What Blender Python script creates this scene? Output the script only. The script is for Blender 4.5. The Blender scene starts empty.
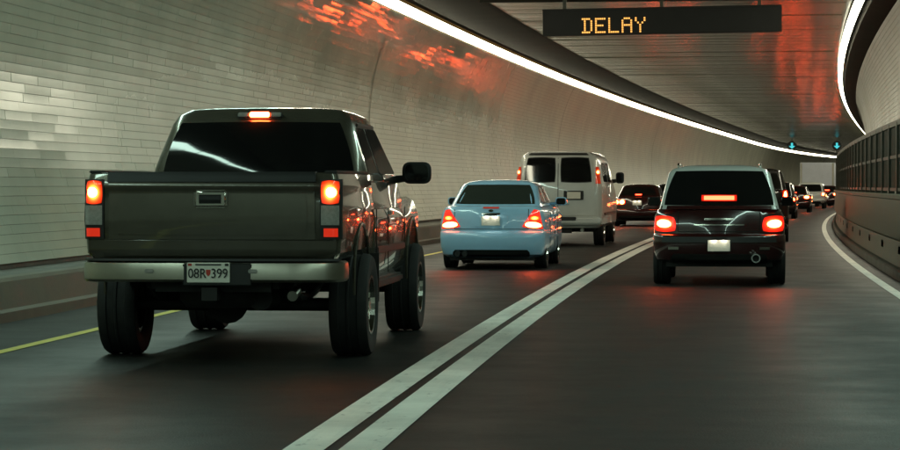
import bpy, bmesh, math, random
import numpy as np
from mathutils import Vector, Matrix

random.seed(7)
rng = np.random.default_rng(7)
scene = bpy.context.scene
C = scene.collection

# ------------------------------------------------------------------ camera
cam_d = bpy.data.cameras.new('camera')
cam = bpy.data.objects.new('camera', cam_d)
C.objects.link(cam)
cam_d.sensor_width = 36.0
cam_d.lens = 104.0
cam_d.clip_start = 0.2
cam_d.clip_end = 2000.0
cam.location = (0, 0, 1.39)
cam.rotation_euler = (math.pi / 2 - 0.0158, 0.0, 0.0)
scene.camera = cam

# ------------------------------------------------------------------ world (a closed tunnel: hardly any sky gets in)
world = bpy.data.worlds.new('World')
scene.world = world
world.use_nodes = True
wn = world.node_tree
wn.nodes.clear()
w_out = wn.nodes.new('ShaderNodeOutputWorld')
w_bg = wn.nodes.new('ShaderNodeBackground')
w_sky = wn.nodes.new('ShaderNodeTexSky')
w_sky.sky_type = 'NISHITA'
w_sky.sun_disc = False
w_sky.sun_elevation = math.radians(12)
w_bg.inputs['Strength'].default_value = 0.004
wn.links.new(w_sky.outputs['Color'], w_bg.inputs['Color'])
wn.links.new(w_bg.outputs['Background'], w_out.inputs['Surface'])

# ------------------------------------------------------------------ light of the tunnel (strip lamps further down use this)
STRIP_L = 15.0
STRIP_COL = (1.0, 0.95, 0.71)
STRIP_COOL = (0.68, 1.0, 0.84)
vs = scene.view_settings
vs.view_transform = 'Standard'
vs.look = 'None'
vs.exposure = 0.38
vs.gamma = 1.0
vs.use_curve_mapping = False
cy = scene.cycles
cy.max_bounces = 6
cy.diffuse_bounces = 3
cy.glossy_bounces = 3
cy.transmission_bounces = 3
cy.sample_clamp_indirect = 6.0
cy.caustics_reflective = True
cy.use_denoising = True

# ------------------------------------------------------------------ materials
def mat(name, col, rough=0.5, metal=0.0, coat=0.0, emit=None, es=0.0, var=0.0, vscale=3.0, bump=0.0, bscale=40.0,
        spec=0.5, stretch=None, rvar=0.0, island=0.0):
    m = bpy.data.materials.new(name)
    m.use_nodes = True
    nt = m.node_tree
    b = nt.nodes['Principled BSDF']
    b.inputs['Base Color'].default_value = (*col, 1)
    b.inputs['Roughness'].default_value = rough
    b.inputs['Metallic'].default_value = metal
    b.inputs['Coat Weight'].default_value = coat
    b.inputs['Coat Roughness'].default_value = 0.04
    b.inputs['Specular IOR Level'].default_value = spec
    if emit:
        b.inputs['Emission Color'].default_value = (*emit, 1)
        b.inputs['Emission Strength'].default_value = es
    if var or bump or rvar or island:
        tc = nt.nodes.new('ShaderNodeTexCoord')
        src = tc.outputs['Object']
        if stretch:
            mp = nt.nodes.new('ShaderNodeMapping')
            mp.inputs['Scale'].default_value = stretch
            nt.links.new(src, mp.inputs['Vector'])
            src = mp.outputs['Vector']
    if var or rvar:
        n = nt.nodes.new('ShaderNodeTexNoise')
        n.inputs['Scale'].default_value = vscale
        n.inputs['Detail'].default_value = 7
        n.inputs['Roughness'].default_value = 0.62
        nt.links.new(src, n.inputs['Vector'])
    if var or island:
        hsv = nt.nodes.new('ShaderNodeHueSaturation')
        hsv.inputs['Color'].default_value = (*col, 1)
        val = None
        if var:
            mr = nt.nodes.new('ShaderNodeMapRange')
            mr.inputs['From Min'].default_value = 0.3
            mr.inputs['From Max'].default_value = 0.7
            mr.inputs['To Min'].default_value = 1 - var
            mr.inputs['To Max'].default_value = 1 + var
            nt.links.new(n.outputs['Fac'], mr.inputs['Value'])
            val = mr.outputs['Result']
        if island:
            g = nt.nodes.new('ShaderNodeNewGeometry')
            m2 = nt.nodes.new('ShaderNodeMapRange')
            m2.inputs['To Min'].default_value = 1 - island
            m2.inputs['To Max'].default_value = 1 + island
            nt.links.new(g.outputs['Random Per Island'], m2.inputs['Value'])
            if val is None:
                val = m2.outputs['Result']
            else:
                mu = nt.nodes.new('ShaderNodeMath')
                mu.operation = 'MULTIPLY'
                nt.links.new(val, mu.inputs[0])
                nt.links.new(m2.outputs['Result'], mu.inputs[1])
                val = mu.outputs['Value']
        nt.links.new(val, hsv.inputs['Value'])
        nt.links.new(hsv.outputs['Color'], b.inputs['Base Color'])
    if rvar:
        mr = nt.nodes.new('ShaderNodeMapRange')
        mr.inputs['From Min'].default_value = 0.3
        mr.inputs['From Max'].default_value = 0.7
        mr.inputs['To Min'].default_value = max(0.02, rough - rvar)
        mr.inputs['To Max'].default_value = min(1, rough + rvar)
        nt.links.new(n.outputs['Fac'], mr.inputs['Value'])
        nt.links.new(mr.outputs['Result'], b.inputs['Roughness'])
    if bump:
        n2 = nt.nodes.new('ShaderNodeTexNoise')
        n2.inputs['Scale'].default_value = bscale
        n2.inputs['Detail'].default_value = 4
        nt.links.new(src, n2.inputs['Vector'])
        bp = nt.nodes.new('ShaderNodeBump')
        bp.inputs['Strength'].default_value = bump
        bp.inputs['Distance'].default_value = 0.01
        nt.links.new(n2.outputs['Fac'], bp.inputs['Height'])
        nt.links.new(bp.outputs['Normal'], b.inputs['Normal'])
    return m

M = {}
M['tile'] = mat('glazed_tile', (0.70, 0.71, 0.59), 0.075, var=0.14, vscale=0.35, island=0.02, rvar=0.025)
def tile_grime(m):
    # glaze stays glossy high up and on the first, cleaner stretch; traffic film dulls the lower wall further on
    nt = m.node_tree; b = nt.nodes['Principled BSDF']
    base = b.inputs['Roughness'].links[0].from_socket
    tc = nt.nodes.new('ShaderNodeTexCoord'); sp = nt.nodes.new('ShaderNodeSeparateXYZ')
    nt.links.new(tc.outputs['Object'], sp.inputs['Vector'])
    n = nt.nodes.new('ShaderNodeTexNoise'); n.inputs['Scale'].default_value = 0.5; n.inputs['Detail'].default_value = 4
    nt.links.new(tc.outputs['Object'], n.inputs['Vector'])
    wob = nt.nodes.new('ShaderNodeMath'); wob.operation = 'MULTIPLY_ADD'; wob.inputs[1].default_value = 1.6
    nt.links.new(n.outputs['Fac'], wob.inputs[0]); nt.links.new(sp.outputs['Z'], wob.inputs[2])
    up = nt.nodes.new('ShaderNodeMapRange'); up.inputs['From Min'].default_value = 3.4; up.inputs['From Max'].default_value = 5.3
    up.inputs['To Min'].default_value = 1.0; up.inputs['To Max'].default_value = 0.0
    nt.links.new(wob.outputs[0], up.inputs['Value'])
    wy = nt.nodes.new('ShaderNodeMath'); wy.operation = 'MULTIPLY_ADD'; wy.inputs[1].default_value = 9.0
    nt.links.new(n.outputs['Fac'], wy.inputs[0]); nt.links.new(sp.outputs['Y'], wy.inputs[2])
    al = nt.nodes.new('ShaderNodeMapRange'); al.inputs['From Min'].default_value = 37.0; al.inputs['From Max'].default_value = 46.0
    al.inputs['To Min'].default_value = 0.25; al.inputs['To Max'].default_value = 1.0
    nt.links.new(wy.outputs[0], al.inputs['Value'])
    mu = nt.nodes.new('ShaderNodeMath'); mu.operation = 'MULTIPLY'
    nt.links.new(up.outputs['Result'], mu.inputs[0]); nt.links.new(al.outputs['Result'], mu.inputs[1])
    fa = nt.nodes.new('ShaderNodeMapRange'); fa.inputs['From Min'].default_value = 78.0; fa.inputs['From Max'].default_value = 96.0
    fa.inputs['To Min'].default_value = 0.0; fa.inputs['To Max'].default_value = 1.0
    nt.links.new(wy.outputs[0], fa.inputs['Value'])
    mm = nt.nodes.new('ShaderNodeMath'); mm.operation = 'MAXIMUM'
    nt.links.new(mu.outputs[0], mm.inputs[0]); nt.links.new(fa.outputs['Result'], mm.inputs[1])
    ad = nt.nodes.new('ShaderNodeMath'); ad.operation = 'MULTIPLY_ADD'; ad.inputs[1].default_value = 0.30
    nt.links.new(mm.outputs[0], ad.inputs[0]); nt.links.new(base, ad.inputs[2])
    nt.links.new(ad.outputs[0], b.inputs['Roughness'])
tile_grime(M['tile'])
M['tile_dark'] = mat('shaded_tile', (0.20, 0.205, 0.15), 0.32, var=0.2, vscale=0.35, island=0.05, rvar=0.05)  # right wall's copy of the tile, its dimness painted into the colour
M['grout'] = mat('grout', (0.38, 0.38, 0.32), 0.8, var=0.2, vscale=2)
M['grout_dark'] = mat('shaded_grout', (0.09, 0.09, 0.07), 0.8, var=0.2, vscale=2)  # backing of the right wall, darkened with the same painted shade
M['concrete'] = mat('concrete', (0.165, 0.15, 0.11), 0.6, var=0.35, vscale=1.6, bump=0.25, bscale=25, rvar=0.12)
M['concrete_dark'] = mat('dirty_concrete', (0.11, 0.105, 0.085), 0.6, var=0.4, vscale=1.4, bump=0.3, bscale=25)
M['cavity'] = mat('cavity', (0.012, 0.012, 0.01), 0.9)
M['asphalt'] = mat('asphalt', (0.0085, 0.0092, 0.0078), 0.54, spec=0.26, var=0.35, vscale=1.1, bump=0.35, bscale=70, rvar=0.06)
def asphalt_extra(m):
    nt = m.node_tree; b = nt.nodes['Principled BSDF']
    src = b.inputs['Base Color'].links[0].from_socket
    tc = nt.nodes.new('ShaderNodeTexCoord')
    n = nt.nodes.new('ShaderNodeTexNoise'); n.inputs['Scale'].default_value = 22; n.inputs['Detail'].default_value = 6; n.inputs['Roughness'].default_value = 0.75
    nt.links.new(tc.outputs['Object'], n.inputs['Vector'])
    mr = nt.nodes.new('ShaderNodeMapRange'); mr.inputs['From Min'].default_value = 0.35; mr.inputs['From Max'].default_value = 0.65
    mr.inputs['To Min'].default_value = 0.5; mr.inputs['To Max'].default_value = 1.5
    nt.links.new(n.outputs['Fac'], mr.inputs['Value'])
    hs = nt.nodes.new('ShaderNodeHueSaturation')
    nt.links.new(src, hs.inputs['Color']); nt.links.new(mr.outputs['Result'], hs.inputs['Value'])
    # polished wheel tracks and oil-darkened lane middles, laid out along the road (uv: across, along)
    sp = nt.nodes.new('ShaderNodeSeparateXYZ'); nt.links.new(tc.outputs['UV'], sp.inputs['Vector'])
    def mnode(op, a, c=None):
        q = nt.nodes.new('ShaderNodeMath'); q.operation = op
        for i, w in enumerate((a, c)):
            if w is None: continue
            if isinstance(w, (int, float)): q.inputs[i].default_value = w
            else: nt.links.new(w, q.inputs[i])
        return q.outputs[0]
    wn2 = nt.nodes.new('ShaderNodeTexNoise'); wn2.inputs['Scale'].default_value = 0.25; nt.links.new(tc.outputs['Object'], wn2.inputs['Vector'])
    lat = mnode('ADD', sp.outputs['X'], mnode('MULTIPLY', wn2.outputs['Fac'], 0.35))
    wave = mnode('COSINE', mnode('MULTIPLY', lat, 2 * math.pi / 1.85))          # -1 in the tracks, +1 between
    tr = nt.nodes.new('ShaderNodeMapRange'); tr.inputs['From Min'].default_value = -1; tr.inputs['From Max'].default_value = 1
    tr.inputs['To Min'].default_value = 1.2; tr.inputs['To Max'].default_value = 0.78
    nt.links.new(wave, tr.inputs['Value'])
    h2 = nt.nodes.new('ShaderNodeHueSaturation'); nt.links.new(hs.outputs['Color'], h2.inputs['Color']); nt.links.new(tr.outputs['Result'], h2.inputs['Value'])
    # tar-sealed cracks
    mp = nt.nodes.new('ShaderNodeMapping'); mp.inputs['Scale'].default_value = (1.0, 0.22, 1.0); nt.links.new(tc.outputs['UV'], mp.inputs['Vector'])
    dn = nt.nodes.new('ShaderNodeTexNoise'); dn.inputs['Scale'].default_value = 1.5; nt.links.new(tc.outputs['UV'], dn.inputs['Vector'])
    vm = nt.nodes.new('ShaderNodeVectorMath'); vm.operation = 'ADD'; nt.links.new(mp.outputs['Vector'], vm.inputs[0]); nt.links.new(dn.outputs['Color'], vm.inputs[1])
    vo = nt.nodes.new('ShaderNodeTexVoronoi'); vo.feature = 'DISTANCE_TO_EDGE'; vo.inputs['Scale'].default_value = 0.45; nt.links.new(vm.outputs['Vector'], vo.inputs['Vector'])
    cr = nt.nodes.new('ShaderNodeMapRange'); cr.inputs['From Min'].default_value = 0.0; cr.inputs['From Max'].default_value = 0.012
    cr.inputs['To Min'].default_value = 0.35; cr.inputs['To Max'].default_value = 1.0
    nt.links.new(vo.outputs['Distance'], cr.inputs['Value'])
    h3 = nt.nodes.new('ShaderNodeHueSaturation'); nt.links.new(h2.outputs['Color'], h3.inputs['Color']); nt.links.new(cr.outputs['Result'], h3.inputs['Value'])
    nt.links.new(h3.outputs['Color'], b.inputs['Base Color'])
    ro = b.inputs['Roughness'].links[0].from_socket
    nt.links.new(mnode('ADD', ro, mnode('MULTIPLY', wave, 0.05)), b.inputs['Roughness'])
asphalt_extra(M['asphalt'])
M['line_white'] = mat('road_paint_white', (0.88, 0.87, 0.79), 0.5, var=0.18, vscale=1.3, bump=0.3, bscale=60)
M['line_yellow'] = mat('road_paint_yellow', (0.78, 0.66, 0.05), 0.5, var=0.2, vscale=2.0, bump=0.3, bscale=60)
def worn(m):
    nt = m.node_tree; b = nt.nodes['Principled BSDF']
    src = b.inputs['Base Color'].links[0].from_socket
    tc = nt.nodes.new('ShaderNodeTexCoord')
    def nz(scale, sc, lo, hi):
        mp = nt.nodes.new('ShaderNodeMapping'); mp.inputs['Scale'].default_value = sc
        nt.links.new(tc.outputs['UV'], mp.inputs['Vector'])
        n = nt.nodes.new('ShaderNodeTexNoise'); n.inputs['Scale'].default_value = scale; n.inputs['Detail'].default_value = 8; n.inputs['Roughness'].default_value = 0.7
        nt.links.new(mp.outputs['Vector'], n.inputs['Vector'])
        mr = nt.nodes.new('ShaderNodeMapRange'); mr.inputs['From Min'].default_value = lo; mr.inputs['From Max'].default_value = hi
        nt.links.new(n.outputs['Fac'], mr.inputs['Value'])
        return mr.outputs['Result']
    a = nz(9, (1, 0.5, 1), 0.60, 0.70)          # chips
    c = nz(2.0, (2.5, 0.12, 1), 0.50, 0.75)     # tyre rub along the lane
    mx = nt.nodes.new('ShaderNodeMix'); mx.data_type = 'RGBA'; mx.inputs['B'].default_value = (0.03, 0.03, 0.026, 1)
    ad = nt.nodes.new('ShaderNodeMath'); ad.operation = 'MULTIPLY_ADD'; ad.inputs[1].default_value = 0.28; ad.use_clamp = True
    m8 = nt.nodes.new('ShaderNodeMath'); m8.operation = 'MULTIPLY'; m8.inputs[1].default_value = 0.75
    nt.links.new(a, m8.inputs[0])
    nt.links.new(c, ad.inputs[0]); nt.links.new(m8.outputs[0], ad.inputs[2])
    nt.links.new(ad.outputs[0], mx.inputs['Factor']); nt.links.new(src, mx.inputs['A'])
    nt.links.new(mx.outputs['Result'], b.inputs['Base Color'])
worn(M['line_white']); worn(M['line_yellow'])
M['ceil'] = mat('ceiling_enamel', (0.070, 0.072, 0.040), 0.20, spec=0.35, var=0.22, vscale=0.7, rvar=0.05, island=0.05)
M['soffit'] = mat('dark_soffit', (0.022, 0.021, 0.016), 0.8, spec=0.2, var=0.25, vscale=1.0)
M['housing'] = mat('lamp_housing', (0.10, 0.095, 0.075), 0.5, var=0.2, vscale=4)
M['tube'] = mat('lamp_diffuser', (0.8, 0.8, 0.75), 0.4, emit=STRIP_COL, es=STRIP_L)
M['tube_cool'] = mat('lamp_diffuser_cool', (0.8, 0.8, 0.78), 0.4, emit=STRIP_COOL, es=STRIP_L)
M['rail'] = mat('rail_steel', (0.075, 0.08, 0.06), 0.45, 0.2, var=0.3, vscale=3)
M['sign'] = mat('sign_black', (0.012, 0.012, 0.011), 0.55, var=0.2, vscale=4)
M['amber'] = mat('led_amber', (0.3, 0.15, 0.02), 0.5, emit=(1.0, 0.46, 0.10), es=1.15)
M['cyan'] = mat('led_cyan', (0.05, 0.2, 0.25), 0.5, emit=(0.06, 0.60, 0.66), es=0.8)
M['tyre'] = mat('tyre_rubber', (0.014, 0.014, 0.013), 0.75, var=0.3, vscale=9, bump=0.2, bscale=60)
M['chrome'] = mat('chrome', (0.62, 0.60, 0.54), 0.16, 1.0, var=0.1, vscale=6)
M['steel'] = mat('dull_steel', (0.52, 0.49, 0.41), 0.28, 1.0, var=0.06, vscale=5)
M['alloy'] = mat('alloy', (0.55, 0.55, 0.52), 0.25, 1.0)
M['trim'] = mat('black_trim', (0.014, 0.014, 0.013), 0.5, var=0.2, vscale=6)
M['under'] = mat('underbody', (0.016, 0.015, 0.013), 0.7, var=0.3, vscale=5)
M['glass'] = mat('tinted_glass', (0.008, 0.008, 0.008), 0.05, spec=0.6)
M['glass_soft'] = mat('light_glass', (0.035, 0.042, 0.035), 0.06, spec=0.6)
M['plate'] = mat('plate_white', (0.78, 0.76, 0.66), 0.45, var=0.05, vscale=20)
M['ink'] = mat('plate_ink', (0.015, 0.015, 0.015), 0.6)
M['redink'] = mat('plate_red', (0.5, 0.05, 0.03), 0.6)
M['lens_red'] = mat('red_lens', (0.30, 0.015, 0.01), 0.12, coat=1.0, emit=(1, 0.06, 0.01), es=0.25)
M['lens_lit'] = mat('lit_red_lens', (0.5, 0.03, 0.01), 0.15, emit=(1.0, 0.085, 0.012), es=2.6)
M['lens_amber'] = mat('lit_amber_lens', (0.5, 0.1, 0.01), 0.15, emit=(1.0, 0.20, 0.02), es=3.2)
M['bulb'] = mat('lit_bulb', (0.8, 0.3, 0.1), 0.2, emit=(1.0, 0.085, 0.018), es=60.0)
M['bulb_far'] = mat('lit_bulb_far', (0.8, 0.3, 0.1), 0.2, emit=(1.0, 0.085, 0.018), es=40.0)
M['bulb_amber'] = mat('lit_amber_bulb', (0.8, 0.3, 0.1), 0.2, emit=(1.0, 0.20, 0.022), es=50.0)
M['bulb_soft'] = mat('high_brake_bulb', (0.8, 0.2, 0.1), 0.2, emit=(1.0, 0.055, 0.02), es=9.0)
M['bulb_queue'] = mat('lit_bulb_queue', (0.8, 0.3, 0.1), 0.2, emit=(1.0, 0.085, 0.018), es=65.0)
M['bulb_white'] = mat('added_plate_bulb', (0.9, 0.9, 0.8), 0.2, emit=(1.0, 0.93, 0.75), es=30.0)  # glow of the added lamps above the plates
def graded(name, edge, core, es_edge, es_core, rad):
    m = bpy.data.materials.new(name); m.use_nodes = True
    nt = m.node_tree; b = nt.nodes['Principled BSDF']
    b.inputs['Base Color'].default_value = (0.4, 0.03, 0.01, 1); b.inputs['Roughness'].default_value = 0.15
    tc = nt.nodes.new('ShaderNodeTexCoord'); sp = nt.nodes.new('ShaderNodeSeparateXYZ')
    nt.links.new(tc.outputs['Generated'], sp.inputs['Vector'])
    def node(op, a, bb=None):
        n = nt.nodes.new('ShaderNodeMath'); n.operation = op
        for i, q in enumerate((a, bb)):
            if q is None: continue
            if isinstance(q, (int, float)): n.inputs[i].default_value = q
            else: nt.links.new(q, n.inputs[i])
        return n.outputs[0]
    dx = node('SUBTRACT', sp.outputs['X'], 0.5); dz = node('SUBTRACT', sp.outputs['Z'], 0.5)
    r2 = node('ADD', node('MULTIPLY', dx, dx), node('MULTIPLY', dz, dz))
    g = node('EXPONENT', node('MULTIPLY', r2, -1.0 / (rad * rad)))
    mx = nt.nodes.new('ShaderNodeMix'); mx.data_type = 'RGBA'
    mx.inputs['A'].default_value = (*edge, 1); mx.inputs['B'].default_value = (*core, 1)
    nt.links.new(g, mx.inputs['Factor'])
    nt.links.new(mx.outputs['Result'], b.inputs['Emission Color'])
    nt.links.new(node('ADD', node('MULTIPLY', g, es_core - es_edge), es_edge), b.inputs['Emission Strength'])
    return m
M['lens_lit'] = graded('lit_red_lens', (1, 0.012, 0.004), (1.0, 0.06, 0.015), 0.55, 20.0, 0.25)
M['lens_amber'] = graded('lit_amber_lens', (1, 0.04, 0.006), (1.0, 0.20, 0.02), 0.35, 26.0, 0.26)
M['lens_half'] = mat('half_lit_red_lens', (0.45, 0.02, 0.012), 0.15, coat=1.0, emit=(1.0, 0.03, 0.015), es=0.75)
M['lens_dim'] = mat('dim_red_lens', (0.45, 0.02, 0.012), 0.15, coat=1.0, emit=(1.0, 0.04, 0.012), es=0.4)
M['lens_clear'] = mat('clear_lens', (0.33, 0.32, 0.29), 0.1, coat=1.0, var=0.2, vscale=40)
M['p_truck'] = mat('paint_pewter', (0.105, 0.094, 0.070), 0.27, 0.5, coat=1.0, var=0.10, vscale=5)
M['p_blue'] = mat('paint_light_blue', (0.44, 0.72, 0.97), 0.30, 0.0, coat=0.8, var=0.04, vscale=4)
M['p_silver'] = mat('paint_silver', (0.60, 0.61, 0.58), 0.30, 0.15, coat=0.8, var=0.05, vscale=3)
M['p_white'] = mat('paint_white', (0.62, 0.62, 0.58), 0.35, coat=0.6, var=0.05, vscale=3)
M['p_black'] = mat('paint_black', (0.014, 0.011, 0.011), 0.2, coat=1.0, var=0.1, vscale=5)
M['p_maroon_glow'] = mat('paint_maroon_glow', (0.035, 0.008, 0.008), 0.2, coat=1.0, var=0.1, vscale=5)  # maroon car paint; on the near utility vehicle it stands for red lamp glow
M['p_box'] = mat('box_white', (0.74, 0.77, 0.84), 0.5, var=0.06, vscale=2)

# ------------------------------------------------------------------ the course of the tunnel
D0, D1, DS = -90.0, 640.0, 0.5
ds_ = np.arange(D0, D1 + DS, DS)
kap = np.where(ds_ < 0, 9.5e-4, np.where(ds_ < 230, np.maximum(9.496e-4 - 4.376e-6 * ds_, 1.0e-4), 5.0e-4))
i0 = int(round(-D0 / DS))
hd = np.concatenate([[0], np.cumsum((kap[1:] + kap[:-1]) / 2 * DS)])
hd = hd - hd[i0] + 0.07775
xx = np.concatenate([[0], np.cumsum((hd[1:] + hd[:-1]) / 2 * DS)])
xx = xx - xx[i0] - 1.745
kz = np.where(ds_ < 0, 0.0, np.where(ds_ < 230, -1.6e-5, 5.0e-5))
sz = np.concatenate([[0], np.cumsum((kz[1:] + kz[:-1]) / 2 * DS)])
sz = sz - sz[i0]
zz = np.concatenate([[0], np.cumsum((sz[1:] + sz[:-1]) / 2 * DS)])
zz = zz - zz[i0]

def X(d): return float(np.interp(d, ds_, xx))
def TH(d): return math.atan(float(np.interp(d, ds_, hd)))
def ZR(d): return float(np.interp(d, ds_, zz))
def P(d, lat, z):
    t = TH(d)
    return (X(d) + lat * math.cos(t), d - lat * math.sin(t), z + ZR(d))
def Pn(d, lat, z):
    d = np.asarray(d, float); lat = np.asarray(lat, float); z = np.asarray(z, float)
    t = np.arctan(np.interp(d, ds_, hd))
    return np.stack([np.interp(d, ds_, xx) + lat * np.cos(t), d - lat * np.sin(t), z + np.interp(d, ds_, zz)], -1)

# ------------------------------------------------------------------ object helpers
def link(name, me, m=None, parent=None):
    o = bpy.data.objects.new(name, me)
    C.objects.link(o)
    if m is not None and me is not None and not me.materials:
        me.materials.append(m)
    if parent is not None:
        o.parent = parent
    return o

def tag(o, label=None, cat=None, group=None, kind=None):
    if label: o['label'] = label
    if cat: o['category'] = cat
    if group: o['group'] = group
    if kind: o['kind'] = kind
    return o

def mesh(name, v, f, smooth=None):
    me = bpy.data.meshes.new(name)
    me.from_pydata([tuple(p) for p in v], [], [tuple(int(i) for i in q) for q in f])
    me.validate()
    if smooth is not None:
        me.polygons.foreach_set('use_smooth', [True] * len(me.polygons))
        me.set_sharp_from_angle(angle=math.radians(smooth))
    return me

def fix_normals(me):
    bm = bmesh.new(); bm.from_mesh(me)
    bmesh.ops.remove_doubles(bm, verts=bm.verts, dist=1e-5)
    bmesh.ops.recalc_face_normals(bm, faces=bm.faces)
    bm.to_mesh(me); bm.free()
    return me

def obj(name, v, f, m, parent=None, smooth=None):
    me = mesh(name, v, f)
    fix_normals(me)
    if smooth is not None:
        me.polygons.foreach_set('use_smooth', [True] * len(me.polygons))
        me.set_sharp_from_angle(angle=math.radians(smooth))
    return link(name, me, m, parent)

class MB:
    def __init__(s): s.v = []; s.f = []
    def add(s, v, f):
        n = len(s.v); s.v += [tuple(p) for p in v]; s.f += [tuple(i + n for i in q) for q in f]; return s
    def box(s, x0, x1, y0, y1, z0, z1):
        v = [(x, y, z) for z in (z0, z1) for y in (y0, y1) for x in (x0, x1)]
        return s.add(v, [(0, 2, 3, 1), (4, 5, 7, 6), (0, 1, 5, 4), (2, 6, 7, 3), (0, 4, 6, 2), (1, 3, 7, 5)])
    def tube(s, a, b, r, n=10, r2=None):
        a = Vector(a); b = Vector(b); r2 = r if r2 is None else r2
        d = (b - a).normalized()
        u = d.orthogonal().normalized(); w = d.cross(u)
        v = []
        for p, q in ((a, r), (b, r2)):
            for i in range(n):
                t = 2 * math.pi * i / n
                v.append(p + (u * math.cos(t) + w * math.sin(t)) * q)
        f = [(i, (i + 1) % n, n + (i + 1) % n, n + i) for i in range(n)]
        f += [tuple(range(n - 1, -1, -1)), tuple(range(n, 2 * n))]
        return s.add(v, f)
    def path(s, pts, r, n=8):
        for a, b in zip(pts[:-1], pts[1:]): s.tube(a, b, r, n)
        return s
    def lathe_x(s, prof, cx, cy_, cz, n=28):
        # prof: (x, r) closed loop round the x axis
        v = []; k = len(prof)
        for i in range(n):
            t = 2 * math.pi * i / n
            for (x, r) in prof: v.append((cx + x, cy_ + r * math.sin(t), cz + r * math.cos(t)))
        f = []
        for i in range(n):
            for j in range(k):
                a = i * k + j; b = i * k + (j + 1) % k
                c = ((i + 1) % n) * k + (j + 1) % k; e = ((i + 1) % n) * k + j
                f.append((a, b, c, e))
        return s.add(v, f)
    def build(s, name, m, parent=None, smooth=None): return obj(name, s.v, s.f, m, parent, smooth)

def bevelled(o, w=0.01, seg=2):
    bm = bmesh.new(); bm.from_mesh(o.data)
    es = [e for e in bm.edges if len(e.link_faces) == 2 and e.calc_face_angle(0) > 0.6]
    bmesh.ops.bevel(bm, geom=es, offset=w, segments=seg, affect='EDGES', clamp_overlap=True)
    bm.to_mesh(o.data); bm.free()
    o.data.polygons.foreach_set('use_smooth', [True] * len(o.data.polygons))
    o.data.set_sharp_from_angle(angle=math.radians(40))
    return o

def boolean_cut(o, cutter_me):
    c = bpy.data.objects.new('cutter', cutter_me); C.objects.link(c)
    c.matrix_world = o.matrix_world.copy()
    mod = o.modifiers.new('cut', 'BOOLEAN'); mod.object = c; mod.operation = 'DIFFERENCE'; mod.solver = 'EXACT'
    p = o.parent; o.parent = None
    bpy.context.view_layer.update()
    dg = bpy.context.evaluated_depsgraph_get()
    me = bpy.data.meshes.new_from_object(o.evaluated_get(dg))
    o.modifiers.clear()
    old = o.data; o.data = me
    bpy.data.meshes.remove(old)
    bpy.data.objects.remove(c); bpy.data.meshes.remove(cutter_me)
    o.parent = p
    me.polygons.foreach_set('use_smooth', [True] * len(me.polygons))
    me.set_sharp_from_angle(angle=math.radians(35))
    return o

def sweep(name, prof, d0, d1, step, m, parent=None, smooth=None, closed=False):
    n = max(1, int(round((d1 - d0) / step)))
    dd = np.linspace(d0, d1, n + 1)
    k = len(prof)
    pa = np.array(prof)
    v = Pn(np.repeat(dd, k), np.tile(pa[:, 0], n + 1), np.tile(pa[:, 1], n + 1))
    f = []
    kk = k if closed else k - 1
    for i in range(n):
        for j in range(kk):
            a = i * k + j; b = i * k + (j + 1) % k
            f.append((a, b, b + k, a + k))
    if closed:
        f.append(tuple(range(k))); f.append(tuple(n * k + j for j in range(k)))
    me = mesh(name, v, f)
    uvl = me.uv_layers.new(name='UVMap')
    li = np.empty(len(me.loops), dtype=np.int64); me.loops.foreach_get('vertex_index', li)
    uu = np.stack([np.tile(pa[:, 0], n + 1)[li], np.repeat(dd, k)[li]], -1).astype(np.float32)
    uvl.data.foreach_set('uv', uu.ravel())
    if closed: fix_normals(me)
    if smooth is not None:
        me.polygons.foreach_set('use_smooth', [True] * len(me.polygons))
        me.set_sharp_from_angle(angle=math.radians(smooth))
    return link(name, me, m, parent)

TA, TB = -70.0, 600.0
WL, WR = -5.27, 5.70          # feet of the tile walls
ROAD_L, ROAD_R = -5.02, 4.64
CZ = 5.72                      # ceiling height

# ------------------------------------------------------------------ road and markings
road = sweep('road', [(-6.2, 0), (ROAD_L, 0), (-2, 0.012), (2, 0.012), (ROAD_R, 0), (6.2, 0)], TA, TB, 4, M['asphalt'])
tag(road, kind='structure')
def marking(l0, l1, d0, d1, m):
    def zz_(l):
        return float(np.interp(l, [-6.2, ROAD_L, -2, 2, ROAD_R, 6.2], [0, 0, .012, .012, 0, 0])) + 0.005
    return sweep('lane_marking', [(l0, zz_(l0)), (l1, zz_(l1))], d0, d1, 2, m, road)
marking(-0.25, -0.035, -20, 300, M['line_white'])
marking(0.04, 0.265, -20, 300, M['line_white'])
marking(4.27, 4.41, -20, 300, M['line_white'])
marking(-3.88, -3.76, -20, 300, M['line_yellow'])

# ------------------------------------------------------------------ walls of glazed tile, course by course
def arc(a, b, R, side):
    a = np.array(a); b = np.array(b)
    mid = (a + b) / 2; ch = b - a; L = np.linalg.norm(ch)
    nrm = np.array([-ch[1], ch[0]]) / L
    if nrm[0] * side > 0: nrm = -nrm          # centre lies on the road side
    h = math.sqrt(R * R - L * L / 4)
    c = mid + nrm * h
    t0 = math.atan2(a[1] - c[1], a[0] - c[0]); t1 = math.atan2(b[1] - c[1], b[0] - c[0])
    if t1 - t0 > math.pi: t1 -= 2 * math.pi
    if t0 - t1 > math.pi: t1 += 2 * math.pi
    S = abs(t1 - t0) * R
    def pt(s, off=0.0):
        t = t0 + (t1 - t0) * np.asarray(s) / S
        return c[0] + (R - off) * np.cos(t), c[1] + (R - off) * np.sin(t)
    return pt, S

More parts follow.
